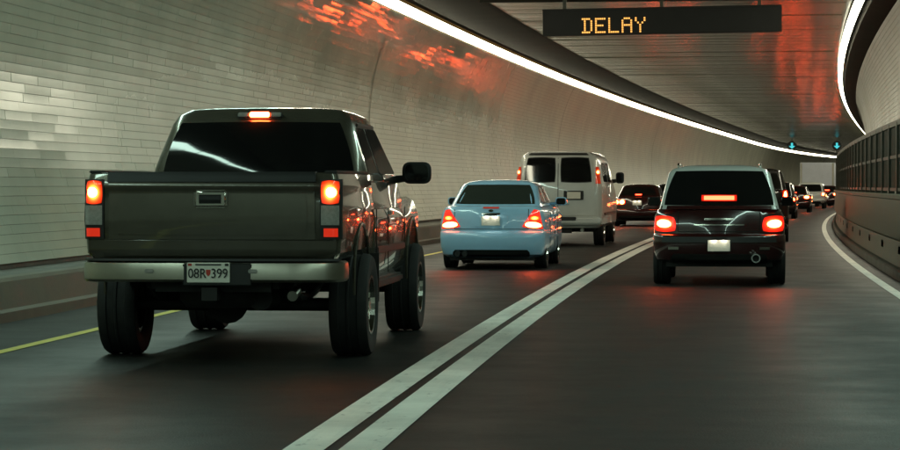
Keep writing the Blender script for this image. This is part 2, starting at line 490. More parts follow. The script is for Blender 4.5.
def tile_wall(side, foot, head, dv0, dv1, tl, label):
    pt, S = arc(foot, head, 5.5 if side < 0 else 5.3, side)
    root = bpy.data.objects.new('tunnel_wall', None); C.objects.link(root)
    tag(root, label, 'wall')
    ss = np.linspace(0, S, 25)
    lx, lz = pt(ss)
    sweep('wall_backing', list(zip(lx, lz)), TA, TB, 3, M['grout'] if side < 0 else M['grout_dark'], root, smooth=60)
    nrow = int(S / 0.112); hrow = S / nrow
    ncol = int((dv1 - dv0) / tl)
    colyaw = rng.normal(0, 0.0028, ncol // 3 + 2)
    colyaw = np.repeat(colyaw, 3)[:ncol] * 0.7
    for r in range(nrow):
        s0 = r * hrow + 0.003; s1 = (r + 1) * hrow - 0.003
        jit = 1.0 if side < 0 else 0.35
        off = rng.uniform(0, tl)
        d_a = dv0 + off + np.arange(ncol) * tl + 0.0003
        d_b = d_a + tl - 0.0006
        runs = np.repeat(rng.normal(0, 1, ncol), rng.integers(1, 5, ncol))[:ncol]
        ty = (colyaw * 0.6 + rng.normal(0, 0.0009, ncol) + runs * 0.0012) * jit
        tp = (rng.normal(0, 0.006, ncol) + runs * 0.008) * jit
        vv = []
        for (dd, sgn_d) in ((d_a, -1), (d_b, 1)):
            for (s_, sgn_s) in ((s0, -1), (s1, 1)):
                o_ = 0.011 + ty * sgn_d * tl / 2 * 1.0 + tp * sgn_s * hrow / 2
                o_ = np.clip(o_, 0.002, 0.03)
                px, pz = pt(s_, 0.0)
                qx, qz = pt(s_, 1.0)
                nx, nz = qx - px, qz - pz
                vv.append(Pn(dd, px + nx * o_, pz + nz * o_))
                vv.append(Pn(dd, px - nx * 0.002 + 0 * o_, pz - nz * 0.002 + 0 * o_))
        V = np.stack(vv, 1).reshape(-1, 3)   # 8 per tile: a0 front/back, a1 f/b, b0 f/b, b1 f/b
        base = np.arange(ncol)[:, None] * 8
        q = np.array([[0, 2, 6, 4], [0, 4, 5, 1], [2, 3, 7, 6], [0, 1, 3, 2], [4, 6, 7, 5]])
        if side > 0: q = q[:, ::-1]
        F = (base[:, None, :] + q[None]).reshape(-1, 4)
        me = bpy.data.meshes.new('tile_course')
        me.from_pydata(V.tolist(), [], F.tolist())
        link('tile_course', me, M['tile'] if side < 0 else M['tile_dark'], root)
    return root, pt, S

wall_l, ptl, SL = tile_wall(-1, (-5.80, 0.50), (-5.62, 5.36), 16, 330, 1.2, 'long left tunnel wall of pale glazed tile courses catching red reflections')
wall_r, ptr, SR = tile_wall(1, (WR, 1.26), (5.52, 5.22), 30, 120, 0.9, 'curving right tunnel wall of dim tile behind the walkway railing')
# movement joints in the left wall
for dj in (59.0, 103.0, 147.0):
    lx, lz = ptl(np.linspace(0.02, SL - 0.02, 24), 0.028)
    sweep('movement_joint', list(zip(lx, lz)), dj, dj + 0.10, 0.05, M['grout'], wall_l)

# low kerb below the left wall
kl = bpy.data.objects.new('wall_kerb', None); C.objects.link(kl)
tag(kl, 'low grey concrete kerb at the foot of the left wall', 'kerb')
sweep('kerb_face', [(ROAD_L, -0.02), (ROAD_L - 0.01, 0.10), (ROAD_L - 0.05, 0.13), (ROAD_L - 0.10, 0.40), (ROAD_L - 0.13, 0.435), (WL - 0.03, 0.44)], TA, TB, 3, M['concrete'], kl, 30)
sweep('ledge_top', [(WL - 0.03, 0.44), (-5.83, 0.445), (-5.83, 0.51), (-5.78, 0.51)], TA, TB, 3, M['concrete_dark'], kl)

# ------------------------------------------------------------------ raised walkway on the right
bar = bpy.data.objects.new('walkway_barrier', None); C.objects.link(bar)
tag(bar, 'raised concrete walkway barrier with dark drain slots along the right lane', 'barrier')
sweep('kerb', [(ROAD_R, -0.02), (ROAD_R, 0.13), (ROAD_R + 0.03, 0.15), (4.80, 0.15)], TA, 200, 2.5, M['concrete_dark'], bar, 30)
sweep('lower_face', [(4.745, 0.15), (4.755, 0.34)], TA, 200, 2.5, M['concrete'], bar)
sweep('upper_face', [(4.755, 0.46), (4.76, 0.53), (4.80, 0.535), (4.80, 0.575), (4.70, 0.58), (4.69, 0.60), (4.71, 1.16), (4.67, 1.18), (4.67, 1.235), (4.70, 1.25), (WR + 0.05, 1.26)], TA, 200, 2.5, M['concrete'], bar, 30)
sweep('slot_cavity', [(4.755, 0.34), (4.92, 0.34), (4.92, 0.46), (4.755, 0.46)], TA, 200, 2.5, M['cavity'], bar)
k = TA
while k < 195:
    sweep('face_panel', [(4.755, 0.34), (4.757, 0.46)], k, k + 4.3, 2.15, M['concrete'], bar)
    k += 5.0

rail = bpy.data.objects.new('walkway_railing', None); C.objects.link(rail)
tag(rail, 'dark steel railing with close upright bars along the right walkway', 'railing')
BAY = 2.2
pm = MB(); pm.box(-0.05, 0.05, -0.06, 0.06, 0, 1.10); post_me = mesh('post', pm.v, pm.f)
pk = MB()
for i in range(1, 15):
    y = i * BAY / 15
    pk.box(-0.014, 0.014, y - 0.022, y + 0.022, 0.06, 1.04)
pick_me = mesh('picket_panel', pk.v, pk.f)
def rmesh(nm, z0, z1, w):
    b = MB(); b.box(-w, w, 0.0, BAY + 0.01, z0, z1); return mesh(nm, b.v, b.f)
rails = [rmesh('top_rail', 1.05, 1.13, 0.045), rmesh('middle_rail', 0.55, 0.60, 0.03), rmesh('bottom_rail', 0.04, 0.09, 0.03)]
d = 14.0
while d < 190:
    q0 = Vector(P(d, 4.79, 1.25)); t = TH(d + BAY / 2)
    for nm, me in (('post', post_me), ('picket_panel', pick_me), ('top_rail', rails[0]), ('middle_rail', rails[1]), ('bottom_rail', rails[2])):
        o = link(nm, me, M['rail'], rail); o.location = q0; o.rotation_euler = (0, 0, -t)
    d += BAY * math.cos(t)

# ------------------------------------------------------------------ ceiling
CL, CR = -3.75, 4.66
ceil = sweep('ceiling', [(-6.4, CZ + 0.06), (6.2, CZ + 0.06)], TA, TB, 3, M['ceil'])
tag(ceil, kind='structure')
PL = 1.5
cb = MB(); cb.box(CL, CR, 0.018, PL - 0.018, 0, 0.03)
panel_me = mesh('ceiling_panel', cb.v, cb.f); panel_me.materials.append(M['ceil'])
d = 34.0
while d < 240:
    t = TH(d + PL / 2)
    o = link('ceiling_panel', panel_me, None, ceil)
    o.location = P(d, 0, CZ)
    o.rotation_euler = (random.gauss(0, 0.0025), random.gauss(0, 0.0006), -t)
    d += PL * math.cos(t)
for i, (dd, hh) in enumerate(((59.6, 0.12),)):
    b = MB(); b.box(CL, CR, -0.08, 0.08, -hh, 0.05)
    o = b.build('cross_beam', M['soffit'], ceil); o.location = P(dd, 0, CZ); o.rotation_euler = (0, 0, -TH(dd))
sweep('soffit', [(-5.40, CZ - 0.10), (-5.36, CZ - 0.045), (CL - 0.22, CZ - 0.03), (CL + 0.01, CZ - 0.01), (CL + 0.01, CZ + 0.05)], TA, TB, 3, M['soffit'], ceil, 30)
sweep('soffit', [(5.07, CZ - 0.05), (5.07, CZ - 0.36), (5.12, CZ - 0.40), (5.45, CZ - 0.46), (5.75, CZ - 0.50)], TA, TB, 3, M['soffit'], ceil, 30)

# ------------------------------------------------------------------ strip lamps, one fixture after another
FL = 4.8
def fixture_meshes(a, b, back):
    # a, b: lit edges in (lat, z) relative to the fixture's axis, back: housing corner
    h = MB()
    y0, y1 = 0.01, FL - 0.01
    sec = [a, b, back]
    n = 3
    v = [(p[0], y, p[1]) for y in (y0, y1) for p in sec]
    h.add(v, [(0, 1, 2), (5, 4, 3), (1, 4, 5, 2), (0, 2, 5, 3)])
    hm = mesh('housing', h.v, h.f)
    na = np.array([a[1] - b[1], b[0] - a[0]]); na = na / np.linalg.norm(na)
    if na[1] > 0: na = -na
    e = 0.006
    A = (a[0] + na[0] * e, a[1] + na[1] * e); B = (b[0] + na[0] * e, b[1] + na[1] * e)
    # slightly bowed diffuser
    mid = ((a[0] + b[0]) / 2 + na[0] * 0.03, (a[1] + b[1]) / 2 + na[1] * 0.03)
    yy0, yy1 = 0.035, FL - 0.035
    v = [(p[0], y, p[1]) for y in (yy0, yy1) for p in (A, mid, B)]
    dm = mesh('diffuser', v, [(0, 1, 4, 3), (1, 2, 5, 4)])
    br = MB()
    for y in (0.0,):
        br.add([(A[0] + na[0] * .02, y - .055, A[1] + na[1] * .02), (B[0] + na[0] * .02, y - .055, B[1] + na[1] * .02), (B[0] + na[0] * .02, y + .055, B[1] + na[1] * .02), (A[0] + na[0] * .02, y + .055, A[1] + na[1] * .02)], [(0, 1, 2, 3)])
    bm_ = mesh('end_cap', br.v, br.f)
    hm.materials.append(M['housing']); dm.materials.append(M['tube']); bm_.materials.append(M['housing'])
    return hm, dm, bm_
setL = fixture_meshes((-0.095, -0.085), (0.085, 0.075), (-0.095, 0.075))
setR = fixture_meshes((-0.085, 0.07), (0.075, -0.05), (0.09, 0.07))
def fixtures(lat, z, meshes, d0, d1, label, group):
    d = d0
    while d < d1:
        t = TH(d + FL / 2)
        root = bpy.data.objects.new('strip_light', None); C.objects.link(root)
        root.location = P(d, lat, z)
        slope = (ZR(d + FL) - ZR(d)) / FL
        root.rotation_euler = (math.atan(slope), 0, -t)
        tag(root, label, 'light', group)
        for nm, me in zip(('housing', 'diffuser', 'end_cap'), meshes):
            o = link(nm, me, None, root)
            if nm == 'diffuser' and d < 44:
                o.material_slots[0].link = 'OBJECT'; o.material_slots[0].material = M['tube_cool']
        d += FL * math.cos(t)
fixtures(-5.56, 5.50, setL, -66, 560, 'white strip lamp in the glowing row along the top of the left wall', 'strip lamps above the left wall')
fixtures(4.90, 5.56, setR, -66, 250, 'white strip lamp in the glowing row above the right walkway', 'strip lamps above the right walkway')

# ------------------------------------------------------------------ message sign: DELAY
FONT = {'D': ['11110', '01001', '01001', '01001', '01001', '01001', '11110'],
        'E': ['11111', '10000', '10000', '11110', '10000', '10000', '11111'],
        'L': ['10000', '10000', '10000', '10000', '10000', '10000', '11111'],
        'A': ['01110', '10001', '10001', '11111', '10001', '10001', '10001'],
        'Y': ['10001', '10001', '01010', '00100', '00100', '00100', '00100']}
sd = 59.2
sign = bpy.data.objects.new('message_sign', None); C.objects.link(sign)
tag(sign, 'black overhead message sign spelling DELAY in amber dots', 'sign')
sign.location = P(sd, 0, 0); sign.rotation_euler = (0, math.radians(-0.7), -TH(sd))
SS = 2600 / sd
def sx(px): return (px - 450) / SS - X(sd)
def szv(py): return 1.39 - ZR(sd) + (183.9 - py) / SS
x0s, x1s, z0s, z1s = sx(545) , sx(783), szv(34.5), szv(8.5)
b = MB(); b.box(x0s, x1s, 0.0, 0.22, z0s, z1s); bevelled(b.build('housing', M['sign'], sign), 0.012)
b = MB(); b.box(x0s + .07, x1s - .07, -0.012, 0.0, z0s + .06, z1s - .06); b.build('display_face', M['sign'], sign)
b = MB()
b.box(x0s - .0, x1s + .0, -0.05, 0.01, z1s - .012, z1s + .018); b.build('visor', M['sign'], sign)
for xb in (x0s + .5, (x0s + x1s) / 2, x1s - .5):
    b = MB(); b.box(xb - .04, xb + .04, 0.06, 0.14, z1s, CZ + 0.0); b.build('hanger', M['rail'], sign)
pitch = 2.18 / SS
for i, ch in enumerate('DELAY'):
    bm_ = MB()
    ox = sx(585.2 + 13.3 * i); oz = szv(18.2)
    for r, row in enumerate(FONT[ch]):
        for c, v in enumerate(row):
            if v == '1':
                x = ox + c * pitch; z = oz - r * pitch * 1.02
                bm_.box(x - pitch * .37, x + pitch * .37, -0.03, -0.012, z - pitch * .37, z + pitch * .37)
    bm_.build('letter', M['amber'], sign)

# ------------------------------------------------------------------ lane signals
for lat, lab in ((-1.75, 'small round signal with cyan arrow hanging over the left lane'), (2.05, 'small round signal with cyan arrow hanging over the right lane')):
    dd = 222.0
    s = bpy.data.objects.new('lane_signal', None); C.objects.link(s)
    tag(s, lab, 'lane signal', 'lane control signals')
    s.location = P(dd, lat, 5.05); s.rotation_euler = (0, 0, -TH(dd))
    b = MB(); b.tube((0, 0.0, 0), (0, 0.2, 0), 0.40, 20); b.build('housing', M['sign'], s, 40)
    b = MB(); b.box(-.03, .03, 0.08, 0.14, .38, .68); b.build('hanger', M['rail'], s)
    a = MB(); a.box(-.09, .09, -0.03, -0.004, -0.02, .24)
    a.add([(x, y, z) for y in (-0.03, -0.004) for (x, z) in ((-.27, -0.02), (.27, -0.02), (0, -.28))], [(0, 1, 2), (5, 4, 3), (0, 3, 4, 1), (1, 4, 5, 2), (2, 5, 3, 0)])
    a.build('arrow', M['cyan'], s)

# ------------------------------------------------------------------ vehicle kit (x right, y forward, z up; rear bumper at y = 0)
NB = 6; NC = 6
def plan_ring(z, yr, yf, w, rr=0.2, rf=0.3, bow=0.05):
    rr = min(rr, w * 0.9, (yf - yr) * 0.45); rf = min(rf, w * 0.9, (yf - yr) * 0.45)
    pts = []
    a = w - rr
    for i in range(NB + 1):
        x = -a + 2 * a * i / NB
        pts.append((x, yr + bow * (x / a) ** 2, z))
    y1 = yr + bow
    for i in range(1, NC + 1):
        t = math.pi / 2 * i / NC
        pts.append((a + rr * math.sin(t), y1 + rr * (1 - math.cos(t)), z))
    for i in range(NC + 1):
        t = math.pi / 2 * i / NC
        pts.append((w - rf + rf * math.cos(t), yf - rf + rf * math.sin(t), z))
    for i in range(NC + 1):
        t = math.pi / 2 * i / NC
        pts.append((-(w - rf) - rf * math.sin(t), yf - rf + rf * math.cos(t), z))
    for i in range(NC):
        t = math.pi / 2 * (1 - i / NC)
        pts.append((-a - rr * math.sin(t), y1 + rr * (1 - math.cos(t)), z))
    return pts

class Shell:
    """A closed shell made of rounded plan outlines stacked in z."""
    def __init__(s, levels, rr=0.2, rf=0.3, bow=0.05):
        s.lv = []
        for l in levels:
            z, yr, yf, w = l[:4]
            s.lv.append((z, yr, yf, w, l[4] if len(l) > 4 else rr, l[5] if len(l) > 5 else rf, l[6] if len(l) > 6 else bow))
    def build(s, name, m, parent, smooth=38):
        rings = [plan_ring(*l) for l in s.lv]
        n = len(rings[0]); v = [p for r in rings for p in r]; f = []
        for i in range(len(rings) - 1):
            for j in range(n):
                a = i * n + j; b = i * n + (j + 1) % n
                f.append((a, b, b + n, a + n))
        f.append(tuple(range(n - 1, -1, -1))); f.append(tuple((len(rings) - 1) * n + j for j in range(n)))
        return obj(name, v, f, m, parent, smooth)
    def at(s, z):
        lv = [l for i, l in enumerate(s.lv) if i == 0 or l[0] > max(q[0] for q in s.lv[:i])]
        zs = [l[0] for l in lv]
        out = []
        for k in range(1, 7):
            out.append(float(np.interp(z, zs, [l[k] for l in lv])))
        return out
    def rear(s, x, z):
        yr, yf, w, rr, rf, bow = s.at(z)
        a = w - rr; ax = abs(x)
        if ax <= a: return yr + bow * (x / a) ** 2
        t = min(1.0, (ax - a) / rr)
        return yr + bow + rr * (1 - math.sqrt(max(0, 1 - t * t)))
    def side(s, z): return s.at(z)[2]
    # a piece that hugs the rear: corners (x,z) lower-left, lower-right, upper-right, upper-left
    def patch(s, name, c, m, parent, off=0.01, nu=6, nv=5, depth=0.03, round_=0.0):
        v = []; f = []
        for j in range(nv + 1):
            for i in range(nu + 1):
                u = i / nu; w = j / nv
                x = (1 - w) * ((1 - u) * c[0][0] + u * c[1][0]) + w * ((1 - u) * c[3][0] + u * c[2][0])
                z = (1 - w) * ((1 - u) * c[0][1] + u * c[1][1]) + w * ((1 - u) * c[3][1] + u * c[2][1])
                if round_:
                    cx = sum(q[0] for q in c) / 4; cz = sum(q[1] for q in c) / 4
                    uu = 2 * u - 1; ww = 2 * w - 1
                    k = 1 - round_ * (uu * uu * ww * ww)
                    x = cx + (x - cx) * k; z = cz + (z - cz) * k
                v.append((x, s.rear(x, z) - off, z))
        n = len(v)
        v += [(p[0], p[1] + depth, p[2]) for p in v]
        W = nu + 1
        for j in range(nv):
            for i in range(nu):
                a = j * W + i
                f.append((a, a + 1, a + W + 1, a + W)); f.append((n + a, n + a + W, n + a + W + 1, n + a + 1))
        per = [i for i in range(W)] + [j * W + nu for j in range(1, nv + 1)] + [nv * W + i for i in range(nu - 1, -1, -1)] + [j * W for j in range(nv - 1, 0, -1)]
        for a, b in zip(per, per[1:] + per[:1]): f.append((a, n + a, n + b, b))
        return obj(name, v, f, m, parent, 40)

def fillet(pts, r, n=4):
    out = []
    k = len(pts)
    for i in range(k):
        p = Vector(pts[i]); a = Vector(pts[i - 1]); b = Vector(pts[(i + 1) % k])
        rr = min(r, (a - p).length * .45, (b - p).length * .45)
        u = p + (a - p).normalized() * rr; w = p + (b - p).normalized() * rr
        for j in range(n + 1):
            t = j / n
            out.append(tuple(u.lerp(p, t).lerp(p.lerp(w, t), t)))
    return out

def pane(shell, face, pts, m, parent, name='window', r=0.06, off=0.006, depth=0.012):
    """face rear: pts (x,z); face side +1/-1: pts (y,z)."""
    q = fillet(pts, r)
    if face == 'rear':
        v = [(x, shell.at(z)[0] - off + 0.0, z) for x, z in q]; dv = (0, depth, 0)
    else:
        v = [(face * (shell.at(z)[2] + off), y, z) for y, z in q]; dv = (-face * depth, 0, 0)
    n = len(v)
    v2 = v + [(p[0] + dv[0], p[1] + dv[1], p[2] + dv[2]) for p in v]
    f = [tuple(range(n)), tuple(range(2 * n - 1, n - 1, -1))] + [(i, n + i, n + (i + 1) % n, (i + 1) % n) for i in range(n)]
    return obj(name, v2, f, m, parent)

_wc = {}
def wheel(parent, x, y, r, w, side, rim_r=None, detail=True):
    rim_r = rim_r or r * 0.62
    key = (r, w, rim_r, side, detail)
    if key not in _wc:
        t = MB()
        h = w / 2
        prof = [(-h * .80, rim_r), (-h, rim_r + (r - rim_r) * .35), (-h * .98, r * .93), (-h * .80, r * .985), (-h * .5, r), (-h * .46, r * .975), (-h * .08, r * .975), (-h * .04, r), (h * .04, r), (h * .08, r * .975), (h * .46, r * .975), (h * .5, r), (h * .80, r * .985), (h * .98, r * .93), (h, rim_r + (r - rim_r) * .35), (h * .80, rim_r)]
        t.lathe_x(prof, 0, 0, 0, 32 if detail else 18)
        me = fix_normals(mesh('wheel', t.v, t.f)); me.materials.append(M['tyre'])
        me.polygons.foreach_set('use_smooth', [True] * len(me.polygons)); me.set_sharp_from_angle(angle=math.radians(35))
        g = MB()
        s = side
        g.lathe_x([(s * h * .80, rim_r * 1.0), (s * h * .93, rim_r * 1.02), (s * h * .93, rim_r * .93), (s * h * .60, rim_r * .86), (-s * h * .75, rim_r * .86), (-s * h * .75, rim_r * 1.0)], 0, 0, 0, 28)
        for k in range(6 if detail else 5):
            a = 2 * math.pi * k / (6 if detail else 5)
            c_, s_ = math.cos(a), math.sin(a)
            wd0, wd1 = rim_r * .20, rim_r * .13
            v = []
            for xx_ in (s * h * .70, s * h * .35):
                for (rad, wd) in ((rim_r * .12, wd0), (rim_r * .90, wd1)):
                    for sg in (-1, 1):
                        v.append((xx_, rad * s_ + sg * wd * c_, rad * c_ - sg * wd * s_))
            g.add(v, [(0, 1, 3, 2), (4, 6, 7, 5), (0, 2, 6, 4), (1, 5, 7, 3), (2, 3, 7, 6), (0, 4, 5, 1)])
        g.tube((s * h * .2, 0, 0), (s * h * .86, 0, 0), rim_r * .24, 14)
        gm = fix_normals(mesh('rim', g.v, g.f)); gm.materials.append(M['chrome'])
        bb = MB(); bb.tube((-s * h * .3, 0, 0), (s * h * .25, 0, 0), rim_r * .84, 18)
        bme = mesh('brake_disc', bb.v, bb.f); bme.materials.append(M['under'])
        _wc[key] = (me, gm, bme)
    me, gm, bme = _wc[key]
    o = link('wheel', me, None, parent); o.location = (x, y, r)
    link('rim', gm, None, o); link('brake_disc', bme, None, o)
    return o

def arch_cut(o, ys, r, w, zc, reach=0.34):
    b = MB()
    for y in ys:
        for sgn in (-1, 1):
            b.tube((sgn * (w + 0.15), y, zc), (sgn * (w - reach), y, zc), r, 28)
    me = fix_normals(mesh('cutter', b.v, b.f))
    return boolean_cut(o, me)

def vehicle(name, label, cat, d, lat, length, dyaw=0.0, group=None):
    root = bpy.data.objects.new(name, None); C.objects.link(root)
    root.location = P(d, lat, 0.004)
    root.rotation_euler = (0, 0, -(TH(d + length * 0.45) + dyaw))
    tag(root, label, cat, group)
    return root

def text_mesh(txt, size, depth=0.004):
    c = bpy.data.curves.new('text', 'FONT'); c.body = txt; c.size = size; c.align_x = 'CENTER'; c.align_y = 'CENTER'; c.extrude = depth
    o = bpy.data.objects.new('text', c); C.objects.link(o)
    bpy.context.view_layer.update()
    me = bpy.data.meshes.new_from_object(o.evaluated_get(bpy.context.evaluated_depsgraph_get()))
    bpy.data.objects.remove(o); bpy.data.curves.remove(c)
    return me

def plate(parent, x, y, z, w=0.305, h=0.152, text=None, lamp=True, tilt=0.0):
    b = MB(); b.box(-w / 2, w / 2, -0.004, 0.004, -h / 2, h / 2)
    p = bevelled(b.build('license_plate', M['plate'], parent), 0.003)
    p.location = (x, y, z); p.rotation_euler = (tilt, 0, 0)
    if text:
        for tx, xo in ((text[0], -w * .26), (text[1], w * .26)):
            o = link('plate_characters', text_mesh(tx, h * .68), M['ink'], p)
            o.location = (xo, -0.007, -h * .06); o.rotation_euler = (math.pi / 2, 0, 0); o.scale = (.86, 1, 1)
        o = MB(); o.add([(-.018, -.006, .022), (.018, -.006, .022), (.016, -.006, -.012), (0, -.006, -.03), (-.016, -.006, -.012)], [(0, 1, 2, 3, 4)])
        o.build('crest', M['redink'], p)
        o = MB(); o.box(-w * .30, w * .30, -.0065, -.004, h * .36, h * .43); o.build('heading_print', M['ink'], p)
        for q, mm in ((-1, 'redink'), (1, 'ink')):
            o = MB(); o.box(q * w * .43 - .014, q * w * .43 + .014, -.0065, -.004, h * .33, h * .45); o.build('sticker', M[mm], p)
    if lamp:
        for sx_ in (-.07, .07):
            b = MB(); b.box(sx_ - .022, sx_ + .022, -0.045, -0.012, h / 2 + .016, h / 2 + .022); b.build('added_plate_lamp', M['bulb_white'], p)  # added lamps, hidden from behind, brighten the plate in place of headlights
        b = MB(); b.box(-.11, .11, -0.055, -0.048, h / 2 + .004, h / 2 + .034); b.box(-.11, .11, -0.055, 0.01, h / 2 + .026, h / 2 + .034); b.build('lamp_hood', M['trim'], p)
    return p

def mirror(parent, x, y, z, w, h, side, m):
    rings = []
    for (yy, k) in ((0.0, .86), (0.012, 1.0), (0.05, 1.0), (0.10, .84), (0.125, .55)):
        q = fillet([(-w / 2 * k, -h / 2 * k), (w / 2 * k, -h / 2 * k), (w / 2 * k, h / 2 * k), (-w / 2 * k, h / 2 * k)], min(w, h) * .38 * k, 5)
        rings.append([(a, yy, c) for a, c in q])
    n = len(rings[0]); vv = [p for r in rings for p in r]; f = []
    for i in range(len(rings) - 1):
        for j in range(n): f.append((i * n + j, i * n + (j + 1) % n, (i + 1) * n + (j + 1) % n, (i + 1) * n + j))
    f.append(tuple(range(n))); f.append(tuple((len(rings) - 1) * n + j for j in range(n)))
    o = obj('mirror', vv, f, m, parent, 40); o.location = (x, y, z)
    k = .80
    q = fillet([(-w / 2 * k, -h / 2 * k), (w / 2 * k, -h / 2 * k), (w / 2 * k, h / 2 * k), (-w / 2 * k, h / 2 * k)], min(w, h) * .3, 5)
    obj('mirror_glass', [(a, -.003, c) for a, c in q] + [(a, .004, c) for a, c in q], [tuple(range(n)), tuple(range(2 * n - 1, n - 1, -1))] + [(i, (i + 1) % n, n + (i + 1) % n, n + i) for i in range(n)], M['glass'], o)
    a = MB(); a.tube((-side * w * .40, .06, -h * .25), (-side * (w / 2 + .13), .09, -h * .34), h * .16, 10, h * .2)
    a.build('mirror_arm', m, o, 50)
    return o

# ------------------------------------------------------------------ 1  the pickup
def build_pickup():
    t = vehicle('pickup_truck', 'dark pewter pickup truck with chrome bumper and tall tyres in the left lane', 'pickup truck', 19.6, -1.80, 5.7)
    pm = M['p_truck']
    # bed with an open box
    L = [(0.80, .16, 2.12, .93, .05), (0.86, .13, 2.12, .985, .06), (1.10, .115, 2.12, 1.005, .07), (1.22, .115, 2.12, 1.0, .07), (1.26, .116, 2.12, .99, .07), (1.335, .118, 2.12, .984, .07), (1.36, .104, 2.12, .982, .07), (1.385, .104, 2.12, .98, .07), (1.42, .118, 2.12, .975, .07), (1.465, .13, 2.12, .965, .06), (1.475, .15, 2.10, .945, .05), (1.475, .22, 2.04, .875, .04), (1.00, .22, 2.04, .875, .04)]
    bed = Shell(L, rf=.04, bow=0.012)
    bo = bed.build('bed', pm, t)
    fl = Shell([(0.58, 2.16, 5.70, .92, .04, .3), (0.70, 2.15, 5.74, .985, .04, .3), (1.08, 2.15, 5.74, 1.005, .04, .3), (1.16, 2.15, 5.72, .985, .04, .3), (1.24, 2.15, 5.68, .95, .04, .3), (1.27, 2.2, 5.6, .90, .04, .3)], bow=0.0)
    fo = fl.build('front_body', pm, t)
    dl = Shell([(1.18, 2.15, 4.28, .99, .04, .1), (1.30, 2.15, 4.28, .975, .04, .1), (1.40, 2.16, 4.25, .955, .04, .1), (1.43, 2.2, 4.2, .90, .04, .1)], bow=0.0)
    dl.build('door_upper', pm, t)
    bpy.context.view_layer.update()
    arch_cut(bo, (1.32,), 0.47, 1.0, 0.60, 0.30)
    arch_cut(fo, (4.95,), 0.47, 1.0, 0.60, 0.30)
    # cab
    cab = Shell([(1.40, 2.160, 4.55, .93, .10, .2), (1.46, 2.164, 4.48, .92, .10, .2), (1.52, 2.170, 4.42, .905, .10, .2), (1.58, 2.179, 4.35, .885, .10, .2), (1.64, 2.190, 4.27, .864, .10, .2), (1.70, 2.204, 4.2, .843, .11, .2), (1.76, 2.221, 4.12, .822, .11, .2), (1.83, 2.245, 4.03, .798, .12, .2), (1.90, 2.275, 3.95, .775, .12, .2), (1.975, 2.33, 3.80, .735, .14, .2), (2.02, 2.41, 3.70, .66, .14, .2), (2.04, 2.55, 3.5, .5, .14, .2)], bow=0.065)
    cab.build('cab', pm, t)
    cab.patch('rear_window', [(-.845, 1.43), (.845, 1.43), (.70, 1.915), (-.70, 1.915)], M['glass'], t, .004, 24, 16, .02, .03)
    for s in (-1, 1):
        pane(cab, s, [(2.36, 1.47), (3.02, 1.47), (3.02, 1.87), (2.52, 1.87)], M['glass'], t, 'rear_quarter_window', .05)
        pane(cab, s, [(3.10, 1.47), (4.22, 1.47), (3.78, 1.87), (3.10, 1.87)], M['glass'], t, 'side_window', .05)
        b = MB(); b.box(0, .02, 2.62, 3.7, 0, .035); o = bevelled(b.build('window_visor', M['trim'], t), .008); o.location = (s * .783 - .01, 0, 1.875)
        # seams of doors
        for ys in (2.24, 3.06, 4.30):
            b = MB(); b.box(-.004, .004, ys - .006, ys + .006, .62, 1.18); o = b.build('door_seam', M['cavity'], t); o.location = (s * 1.004, 0, 0)
        b = MB(); b.box(-.02, .02, 3.16, 3.34, 1.12, 1.15); o = bevelled(b.build('door_handle', M['chrome'], t), .008); o.location = (s * 1.005, 0, 0)
        b = MB(); b.box(-.012, .012, 2.3, 4.25, .80, .86); o = bevelled(b.build('side_moulding', M['trim'], t), .008); o.location = (s * 1.002, 0, 0)
        b = MB(); b.box(-.05, .05, 2.2, 4.3, .50, .58); o = bevelled(b.build('side_step', M['trim'], t), .02); o.location = (s * .94, 0, 0)
        mirror(t, s * 1.135, 4.12, 1.49, .265, .20, s, M['trim'])
        # bed rail cap
        b = MB(); b.box(-.05, .05, .16, 2.1, 1.470, 1.492); o = bevelled(b.build('bed_rail_cap', M['trim'], t), .008); o.location = (s * .915, 0, 0)
        # wheel arch lip
        for yc in (1.32, 4.95):
            b = MB(); pts = []
            for k in range(17):
                a = math.pi * (-.06 + 1.12 * k / 16)
                pts.append((s * 1.0, yc + .47 * math.cos(a), .60 + .47 * math.sin(a)))
            b.path(pts, .014, 6); b.build('arch_lip', pm, t, 40)
    # tailgate
    tg = bed.patch('tailgate', [(-.80, .965), (.80, .965), (.795, 1.40), (-.795, 1.40)], pm, t, .018, 12, 24, .03)
    bed.patch('tailgate_panel', [(-.74, 1.0), (.74, 1.0), (.74, 1.315), (-.74, 1.315)], pm, tg, .026, 10, 8, .02, .02)
    bed.patch('tailgate_cap', [(-.81, 1.405), (.81, 1.405), (.80, 1.482), (-.80, 1.482)], M['trim'], tg, .03, 10, 4, .09)
    b = MB(); b.box(-.13, .13, -.02, .02, -.07, .07)
    h = bevelled(b.build('tailgate_handle', M['chrome'], tg), .02, 3); h.location = (0.0, .078, 1.275)
    b = MB(); b.box(-.085, .085, -.026, -.018, -.036, .032); b.build('handle_recess', M['cavity'], tg).location = (0, .078, 1.275)
    b = MB(); b.box(-.085, .085, -.036, -.02, -.012, .022); bevelled(b.build('handle_grip', M['trim'], tg), .006).location = (0, .078, 1.275)
    # lower valance between tailgate and bumper
    v = bed.patch('lower_valance', [(-.96, .835), (.96, .835), (.96, .955), (-.96, .955)], pm, t, .012, 12, 4, .03)
